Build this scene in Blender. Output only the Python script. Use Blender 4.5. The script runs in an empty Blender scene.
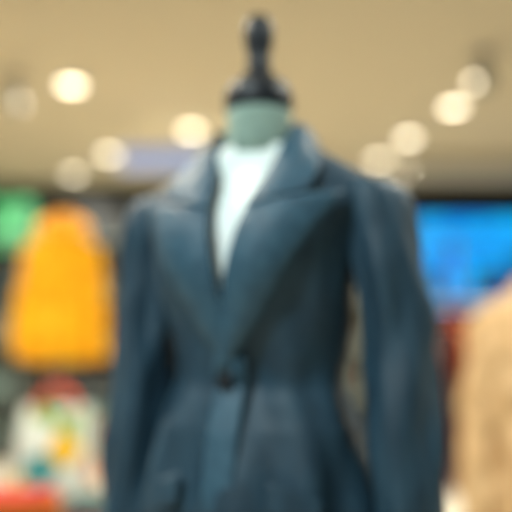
import bpy, math, random
from mathutils import Vector, noise, Matrix
random.seed(4)
S=bpy.context.scene
S.view_settings.view_transform='Standard'

# ---------------------------------------------------------------- materials
def s2l(c):
    return tuple(((v/255)/12.92 if v/255<=0.04045 else ((v/255+0.055)/1.055)**2.4) for v in c)
def mat(name,rgb,rough=0.7,rgb2=None,scale=30,bump=0.0,metal=0,emit=0,sheen=0,stretch=(1,1,1),detail=3,spec=.5):
    m=bpy.data.materials.new(name); m.use_nodes=True
    nt=m.node_tree; b=nt.nodes['Principled BSDF']
    c=s2l(rgb)+(1,); b.inputs['Base Color'].default_value=c
    b.inputs['Roughness'].default_value=rough; b.inputs['Metallic'].default_value=metal
    b.inputs['Specular IOR Level'].default_value=spec
    if sheen: b.inputs['Sheen Weight'].default_value=sheen
    if emit:
        b.inputs['Emission Color'].default_value=c; b.inputs['Emission Strength'].default_value=emit
    if rgb2 or bump:
        tc=nt.nodes.new('ShaderNodeTexCoord'); mp=nt.nodes.new('ShaderNodeMapping')
        mp.inputs['Scale'].default_value=stretch
        n=nt.nodes.new('ShaderNodeTexNoise'); n.inputs['Scale'].default_value=scale; n.inputs['Detail'].default_value=detail
        nt.links.new(tc.outputs['Object'],mp.inputs[0]); nt.links.new(mp.outputs[0],n.inputs['Vector'])
        if rgb2:
            r=nt.nodes.new('ShaderNodeValToRGB')
            r.color_ramp.elements[0].position=0.38; r.color_ramp.elements[1].position=0.62
            r.color_ramp.elements[0].color=c; r.color_ramp.elements[1].color=s2l(rgb2)+(1,)
            nt.links.new(n.outputs['Fac'],r.inputs[0]); nt.links.new(r.outputs[0],b.inputs['Base Color'])
            if emit: nt.links.new(r.outputs[0],b.inputs['Emission Color'])
        if bump:
            bp=nt.nodes.new('ShaderNodeBump'); bp.inputs['Strength'].default_value=bump; bp.inputs['Distance'].default_value=0.01
            nt.links.new(n.outputs['Fac'],bp.inputs['Height']); nt.links.new(bp.outputs[0],b.inputs['Normal'])
    return m

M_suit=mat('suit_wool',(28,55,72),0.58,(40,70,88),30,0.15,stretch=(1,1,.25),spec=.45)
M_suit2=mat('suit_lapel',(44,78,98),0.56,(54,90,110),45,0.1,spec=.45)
M_lining=mat('suit_lining',(12,16,20),0.6)
M_shirt=mat('shirt_cotton',(248,254,252),0.7,(240,252,250),25,0.15)
M_form=mat('form_jersey',(146,170,158),0.85,(134,158,148),60,0.1)
M_black=mat('black_lacquer',(14,22,32),0.5)
M_chrome=mat('chrome',(150,150,150),0.5,metal=1)
M_yellow=mat('yellow_fleece',(255,190,2),0.9,(250,170,0),14,0.3)
M_cream=mat('cream_wool',(222,186,140),0.9,(200,162,114),14,0.3)
M_white=mat('white_paint',(205,202,190),0.6)
M_wood=mat('light_wood',(120,92,62),0.5,(100,76,50),6,0.05,stretch=(1,8,8))

# ---------------------------------------------------------------- helpers
def empty(name,loc=(0,0,0),rz=0,parent=None):
    e=bpy.data.objects.new(name,None); S.collection.objects.link(e)
    e.location=loc; e.rotation_euler=(0,0,rz); e.empty_display_size=0.1
    if parent: e.parent=parent
    return e
def mesh(name,vs,fs,ms,parent=None,smooth=True,solid=0,sub=0,bevel=0,fm=None):
    me=bpy.data.meshes.new(name); me.from_pydata([tuple(v) for v in vs],[],fs); me.update()
    o=bpy.data.objects.new(name,me); S.collection.objects.link(o)
    if not isinstance(ms,(list,tuple)): ms=[ms]
    for m in ms: me.materials.append(m)
    if fm:
        for p,i in zip(me.polygons,fm): p.material_index=i
    if smooth:
        for p in me.polygons: p.use_smooth=True
    if parent: o.parent=parent
    if bevel:
        b=o.modifiers.new('b','BEVEL'); b.width=bevel; b.segments=3
    if solid:
        s=o.modifiers.new('s','SOLIDIFY'); s.thickness=solid; s.offset=0
    if sub:
        s=o.modifiers.new('u','SUBSURF'); s.levels=sub; s.render_levels=sub
    return o
def boxg(x0,x1,y0,y1,z0,z1,base=0):
    vs=[(x,y,z) for x in (x0,x1) for y in (y0,y1) for z in (z0,z1)]
    fs=[(0,1,3,2),(4,6,7,5),(0,4,5,1),(2,3,7,6),(0,2,6,4),(1,5,7,3)]
    return vs,[tuple(i+base for i in f) for f in fs]
def box(name,x0,x1,y0,y1,z0,z1,m,parent=None,bevel=0):
    v,f=boxg(x0,x1,y0,y1,z0,z1); return mesh(name,v,f,m,parent,smooth=False,bevel=bevel)
def boxes(name,L,ms,parent=None,bevel=0):
    V=[];F=[];FM=[]
    for b in L:
        v,f=boxg(*b[:6],base=len(V)); V+=v;F+=f; FM+=[b[6] if len(b)>6 else 0]*6
    return mesh(name,V,F,ms,parent,smooth=False,bevel=bevel,fm=FM)
def lathe(name,prof,m,parent=None,c=(0,0,0),n=32,R=None):
    vs=[];fs=[]
    for r,z in prof:
        for i in range(n):
            a=2*math.pi*i/n; p=Vector((r*math.cos(a),r*math.sin(a),z))
            if R: p=R@p
            vs.append(p+Vector(c))
    for j in range(len(prof)-1):
        for i in range(n):
            k=(i+1)%n; fs.append((j*n+i,j*n+k,(j+1)*n+k,(j+1)*n+i))
    fs.append(tuple(range(n))[::-1]); fs.append(tuple((len(prof)-1)*n+i for i in range(n)))
    return mesh(name,vs,fs,m,parent)
def tube(name,pts,r,m,parent=None,n=10):
    """round bar swept along a polyline, as a mesh"""
    P=[Vector(p) for p in pts]; vs=[];fs=[]
    for i,p in enumerate(P):
        d=(P[min(i+1,len(P)-1)]-P[max(i-1,0)]).normalized()
        up=Vector((0,0,1)) if abs(d.z)<.9 else Vector((0,1,0))
        a=d.cross(up).normalized(); b=d.cross(a)
        for k in range(n):
            t=2*math.pi*k/n; vs.append(p+r*(math.cos(t)*a+math.sin(t)*b))
    for j in range(len(P)-1):
        for i in range(n):
            k=(i+1)%n; fs.append((j*n+i,j*n+k,(j+1)*n+k,(j+1)*n+i))
    fs.append(tuple(range(n))[::-1]); fs.append(tuple((len(P)-1)*n+i for i in range(n)))
    return mesh(name,vs,fs,m,parent)
def cr(tab,t):
    ks=[r[0] for r in tab]
    t=max(ks[0],min(ks[-1],t)); i=0
    while i<len(ks)-2 and t>ks[i+1]: i+=1
    u=(t-ks[i])/(ks[i+1]-ks[i])
    P=[tab[max(i-1,0)],tab[i],tab[i+1],tab[min(i+2,len(tab)-1)]]
    out=[]
    for c in range(1,len(tab[0])):
        a,b,d,e=[p[c] for p in P]
        out.append(.5*((2*b)+(-a+d)*u+(2*a-5*b+4*d-e)*u*u+(-a+3*b-3*d+e)*u**3))
    return out

# ---------------------------------------------------------------- garments
N=2.3
def spt(sec,a,z,off=0,wr=0,pleat=0,ptop=1.1,seed=0):
    hw,f,b=cr(sec,z); sa,ca=math.sin(a),math.cos(a)
    d=f if ca>0 else b
    w=noise.noise(Vector((math.sin(a)*2.2+seed,math.cos(a)*2.2,z*7)))*wr
    if pleat and z<ptop: w+=pleat*math.sin(9*a+1)*min(1,(ptop-z)/.12)
    x=(hw+off+w)*math.copysign(abs(sa)**(2/N),sa)
    y=-(d+off+w)*math.copysign(abs(ca)**(2/N),ca)
    return Vector((x,y,z))
def fy(sec,x,z,off=0):
    hw,f,b=cr(sec,z); r=min(.97,abs(x)/(hw+off))
    return -(f+off)*(1-r**N)**(1/N)
def shell(name,sec,z0,z1,m,parent,off=0,wr=.006,pleat=0,keep=None,solid=.004,na=96,nz=80,seed=0,ptop=1.1):
    vs=[];fs=[]
    for j in range(nz+1):
        z=z0+(z1-z0)*j/nz
        for i in range(na): vs.append(spt(sec,2*math.pi*i/na,z,off,wr,pleat,ptop,seed))
    for j in range(nz):
        for i in range(na):
            k=(i+1)%na; q=(j*na+i,j*na+k,(j+1)*na+k,(j+1)*na+i)
            c=sum((vs[t] for t in q),Vector())/4
            if keep and not keep(c): continue
            fs.append(q)
    return mesh(name,vs,fs,m,parent,solid=solid)
def sleeve(name,rings,s,m,parent,wr=.008,n=40,seed=0,steps=60,wf=11):
    rings=sorted(rings); z0,z1=rings[0][0],rings[-1][0]
    vs=[];fs=[]
    zs=[z0+(z1-z0)*(1-(1-j/steps)**1.6) for j in range(steps+1)]
    for z in zs:
        cx,cy,rx,ry=cr(rings,z)
        for i in range(n):
            a=2*math.pi*i/n
            w=noise.noise(Vector((math.sin(a)*1.6+seed+s*5,math.cos(a)*1.6,z*wf)))*wr*min(1,(z1-z)/.1)
            vs.append(Vector((s*cx+(rx+w)*math.cos(a),cy+(ry+w)*math.sin(a),z)))
    for j in range(steps):
        for i in range(n):
            k=(i+1)%n; fs.append((j*n+i,j*n+k,(j+1)*n+k,(j+1)*n+i))
    fs.append(tuple(steps*n+i for i in range(n)))
    return mesh(name,vs,fs,m,parent,solid=.003)
def loft(name,inner,outer,m,parent,nu=10,nt=40,bulge=.008,solid=.004,sub=0):
    I=[(i,)+tuple(p) for i,p in enumerate(inner)]; O=[(i,)+tuple(p) for i,p in enumerate(outer)]
    vs=[];fs=[];L=len(inner)-1
    for j in range(nt+1):
        a=Vector(cr(I,L*j/nt)); b=Vector(cr(O,L*j/nt))
        for k in range(nu+1):
            u=k/nu; p=a.lerp(b,u); d=Vector((p.x*.6,p.y-.01,0.02)).normalized()
            vs.append(p+d*bulge*math.sin(math.pi*min(1,u*1.15+.05)))
    for j in range(nt):
        for k in range(nu):
            q=j*(nu+1)+k; fs.append((q,q+1,q+nu+2,q+nu+1))
    return mesh(name,vs,fs,m,parent,solid=solid)
def stand(parent,top,m=M_chrome,r=.012,base=.17):
    lathe('pole',[(r,.02),(r,top)],m,parent)
    lathe('base',[(base,0),(base,.008),(base*.9,.018),(.03,.03),(.02,.06)],m,parent)

SEC=[(.84,.198,.150,.130),(.90,.193,.147,.126),(.98,.181,.138,.118),(1.06,.164,.121,.104),(1.10,.149,.106,.090),(1.13,.140,.093,.085),(1.17,.143,.100,.088),(1.22,.152,.116,.095),
     (1.30,.168,.140,.105),(1.36,.180,.138,.11),(1.40,.192,.122,.11),(1.425,.206,.104,.10),(1.448,.204,.088,.093),(1.474,.166,.074,.086),(1.50,.122,.064,.078),
     (1.525,.088,.058,.07),(1.545,.070,.057,.064),(1.56,.062,.054,.06)]
man=empty('suit_mannequin',(.005,1.2,0),math.radians(-24))
ZB=1.25
def fold(z,s=1): return (.076 if s>0 else .046)*(z-ZB)/.285
def keep(c):
    if c.y<0 and c.z>ZB-.01 and abs(c.x)<fold(c.z,1 if c.x>0 else -1)+.012: return False
    if c.y<0 and c.z<.95 and abs(c.x)<(.95-c.z)*.9: return False
    return True
shell('blazer_body',SEC,.85,1.552,M_suit,man,wr=.020,pleat=.006,keep=keep,na=128,nz=120,ptop=1.11)
shell('shirt',SEC,1.16,1.520,M_shirt,man,off=-.009,wr=.020,seed=0)
shell('trousers',SEC,.84,1.165,M_lining,man,off=-.024,wr=.020,seed=0)
def rings(dx):
    return [(.84,.250-dx,-.045,.047,.056),(.95,.247-dx,-.035,.048,.060),(1.10,.240-dx*.9,-.012,.049,.062),(1.25,.229-dx*.7,.0,.050,.064),
    (1.33,.220-dx*.5,.0,.050,.066),(1.38,.213-dx*.3,.0,.051,.066),(1.41,.207-dx*.1,0,.052,.062),(1.432,.200,0,.050,.056),(1.448,.187,0,.042,.044),(1.458,.170,0,.022,.024)]
for s,nm in((-1,'sleeve_right'),(1,'sleeve_left')): sleeve(nm,rings(.030 if s<0 else 0),s,M_suit,man,wr=.018,wf=8)
WT=[(1.13,.006),(1.18,.036),(1.24,.066),(1.31,.094),(1.36,.116),(1.40,.134)]
ZT=1.40
for s in(-1,1):
    off=.010 if s>0 else .007
    vs=[];fs=[];nt,nu=44,12
    for j in range(nt+1):
        z=1.14+(ZT-1.14)*j/nt; w=cr(WT,z)[0]
        for k in range(nu+1):
            u=k/nu; x=fold(z,s)+w*u
            zz=z+u*.028*((z-1.14)/.285)**3
            vs.append((s*x,fy(SEC,x,zz,off)-.013*math.sin(math.pi*min(1,u*.8+.1)),zz))
    for j in range(nt):
        for k in range(nu):
            q=j*(nu+1)+k; fs.append((q,q+1,q+nu+2,q+nu+1))
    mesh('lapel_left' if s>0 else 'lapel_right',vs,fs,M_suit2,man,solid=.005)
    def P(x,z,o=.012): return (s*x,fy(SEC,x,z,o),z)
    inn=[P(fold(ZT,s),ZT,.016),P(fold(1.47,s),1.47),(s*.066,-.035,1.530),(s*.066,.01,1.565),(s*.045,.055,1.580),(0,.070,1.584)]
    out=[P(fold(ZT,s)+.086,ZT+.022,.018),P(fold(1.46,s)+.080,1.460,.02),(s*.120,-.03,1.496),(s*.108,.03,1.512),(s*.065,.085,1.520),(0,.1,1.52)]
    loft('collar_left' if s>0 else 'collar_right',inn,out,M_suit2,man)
def patch(name,fn,nu,nt,m,off=.006,solid=.004):
    vs=[];fs=[]
    for j in range(nt+1):
        for k in range(nu+1):
            x,z=fn(k/nu,j/nt); q=fy(SEC,x,z,off); vs.append((x,q,z))
    for j in range(nt):
        for k in range(nu):
            q=j*(nu+1)+k; fs.append((q,q+1,q+nu+2,q+nu+1))
    return mesh(name,vs,fs,m,man,solid=solid)
patch('front_overlap',lambda u,t:(-.026+.05*u-(0 if t>.2 else -(.2-t)*.15),.92+.25*t),8,30,M_suit2,.010)
for s in(-1,1):
    patch('pocket_flap_left' if s>0 else 'pocket_flap_right',lambda u,t:(s*(.07+.08*u),(1.0-.045*(1-t))-.03*u),8,6,M_suit,.010,.004)
RX=Matrix.Rotation(math.radians(90),3,'X')
lathe('button',[(.004,-.002),(.013,-.002),(.014,.001),(.013,.004),(.008,.003)],M_black,man,c=(-.008,fy(SEC,0,1.135,.016)-.002,1.135),n=20,R=RX)
lathe('neck',[(.040,1.46),(.046,1.500),(.060,1.512),(.058,1.54),(.055,1.57),(.056,1.590)],M_form,man)
lathe('neck_cap',[(.056,1.588),(.060,1.594),(.060,1.620),(.052,1.636),(.034,1.650),(.020,1.662)],M_black,man)
lathe('finial',[(.020,1.650),(.022,1.668),(.021,1.684),(.020,1.694),(.022,1.702),(.026,1.716),(.027,1.734),(.025,1.750),(.017,1.762),(.004,1.766)],M_black,man)
stand(man,1.5)

def generic(name,loc,rz,m,zt,zb,wid,sl=True,hood=False,kind='stand',parent=None):
    e=empty(name,loc,rz,parent); H=zt-zb
    sec=[(zb,wid*.80,.13,.12),(zb+.06*H,wid*.86,.14,.13),(zb+.35*H,wid*.82,.13,.12),(zb+.7*H,wid*.84,.125,.12),
         (zb+.86*H,wid*.80,.10,.10),(zb+.93*H,wid*.6,.085,.09),(zb+.97*H,wid*.40,.07,.08),(zt,wid*.3,.055,.065)]
    if kind=='hang': sec=[(z,a,b*.5,c*.5) for z,a,b,c in sec]
    shell('body',sec,zb,zt,m,e,wr=.03,na=64,nz=50,pleat=.006,ptop=zb+.5*H,seed=loc[0]*3)
    d=1 if kind!='hang' else .6; k0=wid/.235
    rs=[(zb+.02*H,wid*1.0,-.03,.05*k0,.05*d),(zb+.08*H,wid*1.02,-.03,.058*k0,.06*d),(zb+.4*H,wid*.96,-.01,.062*k0,.066*d),(zb+.7*H,wid*.88,0,.062*k0,.072*d),
        (zb+.84*H,wid*.82,0,.055*k0,.066*d),(zb+.9*H,wid*.74,0,.035*k0,.045*d),(zb+.925*H,wid*.68,0,.012,.02*d)]
    for s in(-1,1): sleeve('sleeve_%s'%('l' if s>0 else 'r'),rs,s,m,e,wr=.02,seed=loc[1])
    vs=[];fs=[]
    for j in range(13):
        for k in range(9):
            u,t=k/8,j/12; x=(u-.5)*wid*(.9-.25*t); z=zb+H*(.10+.22*t)
            vs.append((x,fy(sec,x,z,.016),z))
    for j in range(12):
        for k in range(8):
            q=j*9+k; fs.append((q,q+1,q+10,q+9))
    mesh('pocket',vs,fs,m,e,solid=.006)
    if hood:
        inn=[(0,-.07,zt-.03),(.06,-.06,zt+.0),(.075,0,zt+.05),(.05,.05,zt+.09),(0,.07,zt+.1),(-.05,.05,zt+.09),(-.075,0,zt+.05),(-.06,-.06,zt),(0,-.07,zt-.03)]
        out=[(0,-.11,zt-.09),(.11,-.08,zt-.06),(.13,.02,zt-.03),(.08,.13,zt-.03),(0,.16,zt-.04),(-.08,.13,zt-.03),(-.13,.02,zt-.03),(-.11,-.08,zt-.06),(0,-.11,zt-.09)]
        loft('hood',inn,out,m,e,bulge=.03,solid=.008)
    else:
        inn=[(0,-.06,zt-.03),(.05,-.05,zt+.0),(.055,0,zt+.02),(0,.06,zt+.03),(-.055,0,zt+.02),(-.05,-.05,zt),(0,-.06,zt-.03)]
        out=[(0,-.075,zt-.09),(.08,-.07,zt-.06),(.09,.02,zt-.03),(0,.09,zt-.03),(-.09,.02,zt-.03),(-.08,-.07,zt-.06),(0,-.075,zt-.09)]
        loft('collar',inn,out,m,e,bulge=.01,solid=.006)
    return e
h=generic('yellow_hoodie_display_form',(-.985,3.6,0),math.radians(12),M_yellow,1.75,1.08,.180,hood=True)
lathe('form_neck',[(.05,1.6),(.045,1.7),(.045,1.80),(.02,1.83)],M_yellow,h); stand(h,1.7)

def rack(name,loc,w,zr,rz=0):
    e=empty(name,loc,rz)
    for s in(-1,1):
        tube('post_%s'%('a' if s<0 else 'b'),[(s*w/2,0,.014),(s*w/2,0,zr)],.014,M_chrome,e)
        tube('foot_%s'%('a' if s<0 else 'b'),[(s*w/2,-.25,.014),(s*w/2,.25,.014)],.014,M_chrome,e)
    tube('rail',[(-w/2,0,zr),(w/2,0,zr)],.014,M_chrome,e)
    tube('lower_bar',[(-w/2,0,.2),(w/2,0,.2)],.010,M_chrome,e)
    return e
def hanger(e,zt,zr,w=.17):
    tube('hanger_hook',[(0,0,zt-.02),(0,0,zr-.03),(0,.02,zr-.015),(0,.022,zr+.012),(0,0,zr+.022),(0,-.02,zr+.01)],.003,M_chrome,e)
    tube('hanger_arms',[(-w,0,zt-.08),(-.03,0,zt-.03),(.03,0,zt-.03),(w,0,zt-.08)],.008,M_wood,e)
c=generic('cream_coat_display_form',(1.03,2.6,0),math.radians(-8),M_cream,1.40,.46,.235)
lathe('form_neck',[(.05,1.25),(.045,1.34),(.045,1.43),(.02,1.45)],M_black,c); stand(c,1.3)
rk=rack('clothing_rack',(1.55,3.7,0),1.5,1.38)
cols=[(60,70,80),(186,70,30),(26,30,38),(180,50,34),(90,96,96),(36,60,76),(120,114,100),(140,46,36),(30,30,38),(70,90,100),(170,100,50)]
names=['grey_coat','orange_jacket','black_coat','red_sweater','grey_sweater','teal_jacket','ivory_coat','maroon_coat','charcoal_coat','slate_jacket','tan_jacket']
for i,(cc,nn) in enumerate(zip(cols,names)):
    x=-.65+i*.13; m=mat(nn+'_cloth',cc,.9,tuple(int(v*.8) for v in cc),14,.2)
    g=generic(nn,(x,0,0),math.radians(90+random.uniform(-8,8)),m,1.30,.5+random.uniform(-.1,.12),.21,kind='hang',parent=rk); hanger(g,1.30,1.38)
    g.scale=(1,.55,1)

t=empty('display_table',(-.88,2.6,0))
box('top',-.5,.5,-.42,.42,.56,.60,M_wood,t,bevel=.005)
boxes('legs',[(sx*.46-.025,sx*.46+.025,sy*.38-.025,sy*.38+.025,0,.56) for sx in(-1,1) for sy in(-1,1)],M_white,t)
def folded(name,loc,cols,w=.26,d=.2,h=.028,rz=0,parent=None):
    vs=[];fs=[];fm=[];ms=[]
    for li,cc in enumerate(cols):
        ms.append(mat(name+'_%d'%li,cc,.9,tuple(int(v*.82) for v in cc),20,.2))
        for half in(0,1):
            z0=li*h+half*h*.48; z1=z0+h*.5
            ww=w/2*random.uniform(.94,1.03); dd=d/2*random.uniform(.94,1.03); ox=random.uniform(-.006,.006)
            n=28; prof=[(.0,z0),(.86,z0),(.97,z0+h*.1),(1,z0+h*.25),(.97,z1-h*.08),(.86,z1),(0,z1)]
            b=len(vs)
            for r,z in prof:
                for i in range(n):
                    a=2*math.pi*i/n; sa,ca=math.sin(a),math.cos(a)
                    vs.append((ox+ww*r*math.copysign(abs(ca)**.35,ca),dd*r*math.copysign(abs(sa)**.35,sa),z))
            for j in range(len(prof)-1):
                for i in range(n):
                    k=(i+1)%n; fs.append((b+j*n+i,b+j*n+k,b+(j+1)*n+k,b+(j+1)*n+i)); fm.append(li)
    o=mesh(name,vs,fs,ms,parent,fm=fm); o.location=loc; o.rotation_euler=(0,0,rz); return o
folded('folded_red_shirts',(-.76,2.32,.601),[(200,36,16),(210,60,10),(235,150,20),(190,46,24)],rz=.1)
folded('folded_red_shirts',(-1.05,2.34,.601),[(220,160,40),(190,50,20),(200,70,20)],rz=-.1)
folded('folded_sweaters',(-1.19,2.72,.601),[(70,50,44),(80,60,50),(90,50,40),(44,36,36),(76,60,44),(60,46,40),(90,80,64),(80,60,44),(50,40,36),(64,50,40),(54,44,36)],rz=.05)
folded('folded_scarves',(-.53,2.36,.601),[(200,100,30),(180,50,40),(60,90,90)],w=.15,rz=.05)
def motif_mat():
    m=bpy.data.materials.new('tote_print'); m.use_nodes=True; nt=m.node_tree; b=nt.nodes['Principled BSDF']; b.inputs['Roughness'].default_value=.85
    tc=nt.nodes.new('ShaderNodeTexCoord'); v=nt.nodes.new('ShaderNodeTexVoronoi'); v.inputs['Scale'].default_value=11
    r=nt.nodes.new('ShaderNodeValToRGB'); r.color_ramp.interpolation='CONSTANT'
    E=r.color_ramp.elements; E[0].position=0; E[0].color=s2l((214,224,212))+(1,)
    for p,cc in((.30,(232,184,40)),(.48,(214,222,210)),(.62,(70,150,150)),(.72,(222,228,212)),(.84,(140,165,90))):
        e=E.new(p); e.color=s2l(cc)+(1,)
    E[-1].position=.93; E[-1].color=s2l((214,110,40))+(1,)
    nt.links.new(tc.outputs['Object'],v.inputs['Vector'])
    sp=nt.nodes.new('ShaderNodeSeparateColor'); nt.links.new(v.outputs['Color'],sp.inputs[0]); nt.links.new(sp.outputs[0],r.inputs[0]); nt.links.new(r.outputs[0],b.inputs['Base Color'])
    return m
tb=empty('printed_tote_bag',(-.72,2.62,.602),.08)
prof=[(0,.0,.0),(0.001,.13,.055),(.04,.145,.065),(.2,.14,.055),(.3,.13,.035),(.36,.12,.02)]
vs=[];fs=[];n=40
for z,rx,ry in prof:
    for i in range(n):
        a=2*math.pi*i/n; sa,ca=math.sin(a),math.cos(a); vs.append((rx*math.copysign(abs(ca)**.5,ca),ry*math.copysign(abs(sa)**.5,sa)+.006*math.sin(3*a+z*20),z))
for j in range(len(prof)-1):
    for i in range(n):
        k=(i+1)%n; fs.append((j*n+i,j*n+k,(j+1)*n+k,(j+1)*n+i))
mesh('bag_body',vs,fs,motif_mat(),tb,sub=1)
M_strap=mat('red_strap',(210,80,40),.8)
for sy in(-1,1):
    tube('strap',[(.07*math.cos(a),sy*.018,.34+.08*math.sin(a)) for a in [math.pi*i/14 for i in range(15)]],.012,M_strap,tb)

# ---------------------------------------------------------------- room
M_ceil=mat('ceiling_paint',(204,194,168),.9)
M_floor=mat('floor_tile',(186,180,166),.3,(176,170,154),2,0)
M_wall=mat('wall_paint',(110,108,98),.8)
M_dark=mat('dark_fascia',(20,28,32),.6)
M_shelf=mat('shelf_paint',(92,102,98),.6)
box('floor',-3.6,3.6,-3,7.6,-.1,0,M_floor)
box('ceiling',-3.6,3.6,-3,7.6,2.8,2.9,M_ceil)
box('wall_back',-3.6,3.6,7.5,7.6,0,2.8,M_wall)
box('wall_left',-3.7,-3.6,-3,7.6,0,2.8,M_wall)
box('wall_right',3.6,3.7,-3,7.6,0,2.8,M_wall)
box('trim_fascia',-3.6,3.6,7.3,7.5,2.2,2.8,M_dark)
box('trim_bulkhead',1.35,3.6,6.1,6.5,2.66,2.8,mat('bulkhead',(180,178,166),.8))
box('baseboard_back',-3.6,3.6,7.47,7.5,0,.1,M_white)
sh=empty('wall_shelving',(0,7.3,0))
L=[]
XS=[-3.5,-2.4,-1.3,-.2,.9,2.0,3.1]
for x in XS: L.append((x-.02,x+.02,-.22,.18,0,2.2))
for z in (.1,.6,1.1,1.6,2.17): L.append((-3.5,3.12,-.22,.18,z,z+.03))
boxes('frame',L,M_shelf,sh)
cl=[(130,130,118),(110,140,130),(120,50,30),(44,64,76),(140,108,50),(60,58,54),(26,32,40),(120,146,140),(86,66,50)]
ms=[mat('shelf_cloth_%d'%i,c,.9,tuple(int(v*.8) for v in c),10,.2) for i,c in enumerate(cl)]
LB=[]
for z in (.13,.63,1.13,1.63):
    x=-3.4
    while x<3.0:
        hh=random.uniform(.18,.4); k=random.randrange(len(cl)) if z<1.6 else random.choice([5,6,3,8]); y=z
        if min(abs(x+.15-q) for q in XS)>.18:
            while y<z+hh:
                j=random.uniform(-.01,.01); LB.append((x+j,x+.28+j,-.19,.1,y,y+.038,k)); y+=.042
                if random.random()<.2 and z<1.6:k=random.randrange(len(cl))
        x+=.33
boxes('folded_clothes',LB,ms,sh,bevel=.012)
def screen_mat(name,c1,c2,scale,emit,stretch=(1,1,1)):
    m=mat(name,c1,.4,c2,scale,0,emit=emit,stretch=stretch,detail=1)
    b=m.node_tree.nodes['Principled BSDF']
    for l in list(m.node_tree.links):
        if l.to_socket==b.inputs['Base Color']: m.node_tree.links.remove(l)
    b.inputs['Base Color'].default_value=(.01,.01,.012,1)
    b.inputs['Specular IOR Level'].default_value=.1
    return m
sc=empty('wall_screen',(2.38,7.16,2.00))
box('housing',-.80,.80,-.03,.14,-.52,.46,M_black,sc,bevel=.01)
box('display',-.78,.78,-.036,-.03,-.50,.43,screen_mat('blue_display',(0,120,228),(0,184,255),3.2,1.2,(1,1,2.2)),sc)
gs=empty('green_lit_sign',(-2.5,7.2,2.36))
box('housing',-.24,.24,-.03,.1,-.27,.27,M_black,gs,bevel=.01)
box('face',-.22,.22,-.036,-.03,-.25,.25,screen_mat('green_face',(30,150,70),(150,250,170),5,1.1),gs)
ls=empty('hanging_lightbox_sign',(-.66,5.0,2.47))
box('housing',-.32,.32,-.03,.03,-.09,.09,M_white,ls,bevel=.005)
box('face',-.31,.31,-.036,-.03,-.08,.08,screen_mat('lavender_face',(140,155,195),(170,185,215),5,.95),ls)
for s in(-1,1): tube('cable',[(s*.28,0,.09),(s*.28,0,.33)],.004,M_black,ls)

# ---------------------------------------------------------------- lights
M_lamp=mat('lamp_glow',(255,242,212),.5,emit=7)
def area(loc,size,power,col=(1,.92,.77),parent=None,spread=150):
    l=bpy.data.lights.new('lamp','AREA'); l.shape='DISK'; l.size=size; l.energy=power; l.color=col; l.spread=math.radians(spread)
    o=bpy.data.objects.new('lamp',l); S.collection.objects.link(o); o.location=loc
    if parent:o.parent=parent
    return o
for x,y,p in [(-1.17,4.35,46),(-.5,5.34,44),(-1.28,6.05,44),(-1.78,6.8,34),(1.37,4.78,44),(1.40,4.28,34),(-1.66,4.72,34),(1.22,5.55,44),(1.10,6.25,34),(-1.0,1.9,36),(1.1,1.9,20),(-2.6,3.0,44),(2.8,2.4,30)]:
    e=empty('ceiling_downlight',(x,y,2.8))
    lathe('trim_ring',[(.075,-.001),(.085,-.001),(.085,-.014),(.07,-.014),(.065,-.004)],M_white,e)
    lathe('lens',[(.066,-.006),(.066,-.012)],M_lamp,e)
    area((0,0,-.02),.13,p,parent=e)
def spot(x,y,tilt):
    e=empty('ceiling_spotlight',(x,y,2.8))
    lathe('canopy',[(.05,-.02),(.05,0)],M_chrome,e)
    tube('stem',[(0,0,-.02),(0,0,-.10)],.008,M_chrome,e)
    R=Matrix.Rotation(tilt,3,'X')
    lathe('head',[(.02,.06),(.04,.05),(.045,-.06),(.05,-.08),(.044,-.08)],mat('spot_grey',(120,124,116),.4),e,c=(0,0,-.13),R=R)
    lathe('lens',[(.042,-.078),(.042,-.074)],M_lamp,e,c=(0,0,-.13),R=R)
spot(-1.47,4.2,-.3); spot(1.28,3.85,-.3)
for x,y,p,sz in [(-1.0,-.1,64,.4),(1.5,1.3,28,.4)]:  # out-of-view panels, added to light the suit from above
    e=empty('added_key_panel',(x,y,2.8))
    box('added_panel_frame',-.3,.3,-.3,.3,-.03,0,M_white,e)
    l=bpy.data.lights.new('added_panel_lamp','AREA'); l.size=sz; l.energy=p; l.color=(.82,.98,1.0)
    o=bpy.data.objects.new('added_panel_lamp',l); S.collection.objects.link(o); o.parent=e; o.location=(0,0,-.04)

w=bpy.data.worlds.new('world'); S.world=w; w.use_nodes=True
w.node_tree.nodes['Background'].inputs[0].default_value=(.92,.99,.96,1); w.node_tree.nodes['Background'].inputs[1].default_value=.26

# ---------------------------------------------------------------- camera
cd=bpy.data.cameras.new('camera'); cam=bpy.data.objects.new('camera',cd); S.collection.objects.link(cam)
cd.lens=50; cd.sensor_width=36; cam.location=(0,0,1.2)
cam.rotation_euler=(math.radians(90+6.6),0,0)
cd.dof.use_dof=True; cd.dof.focus_distance=.68; cd.dof.aperture_fstop=1.3
S.camera=cam
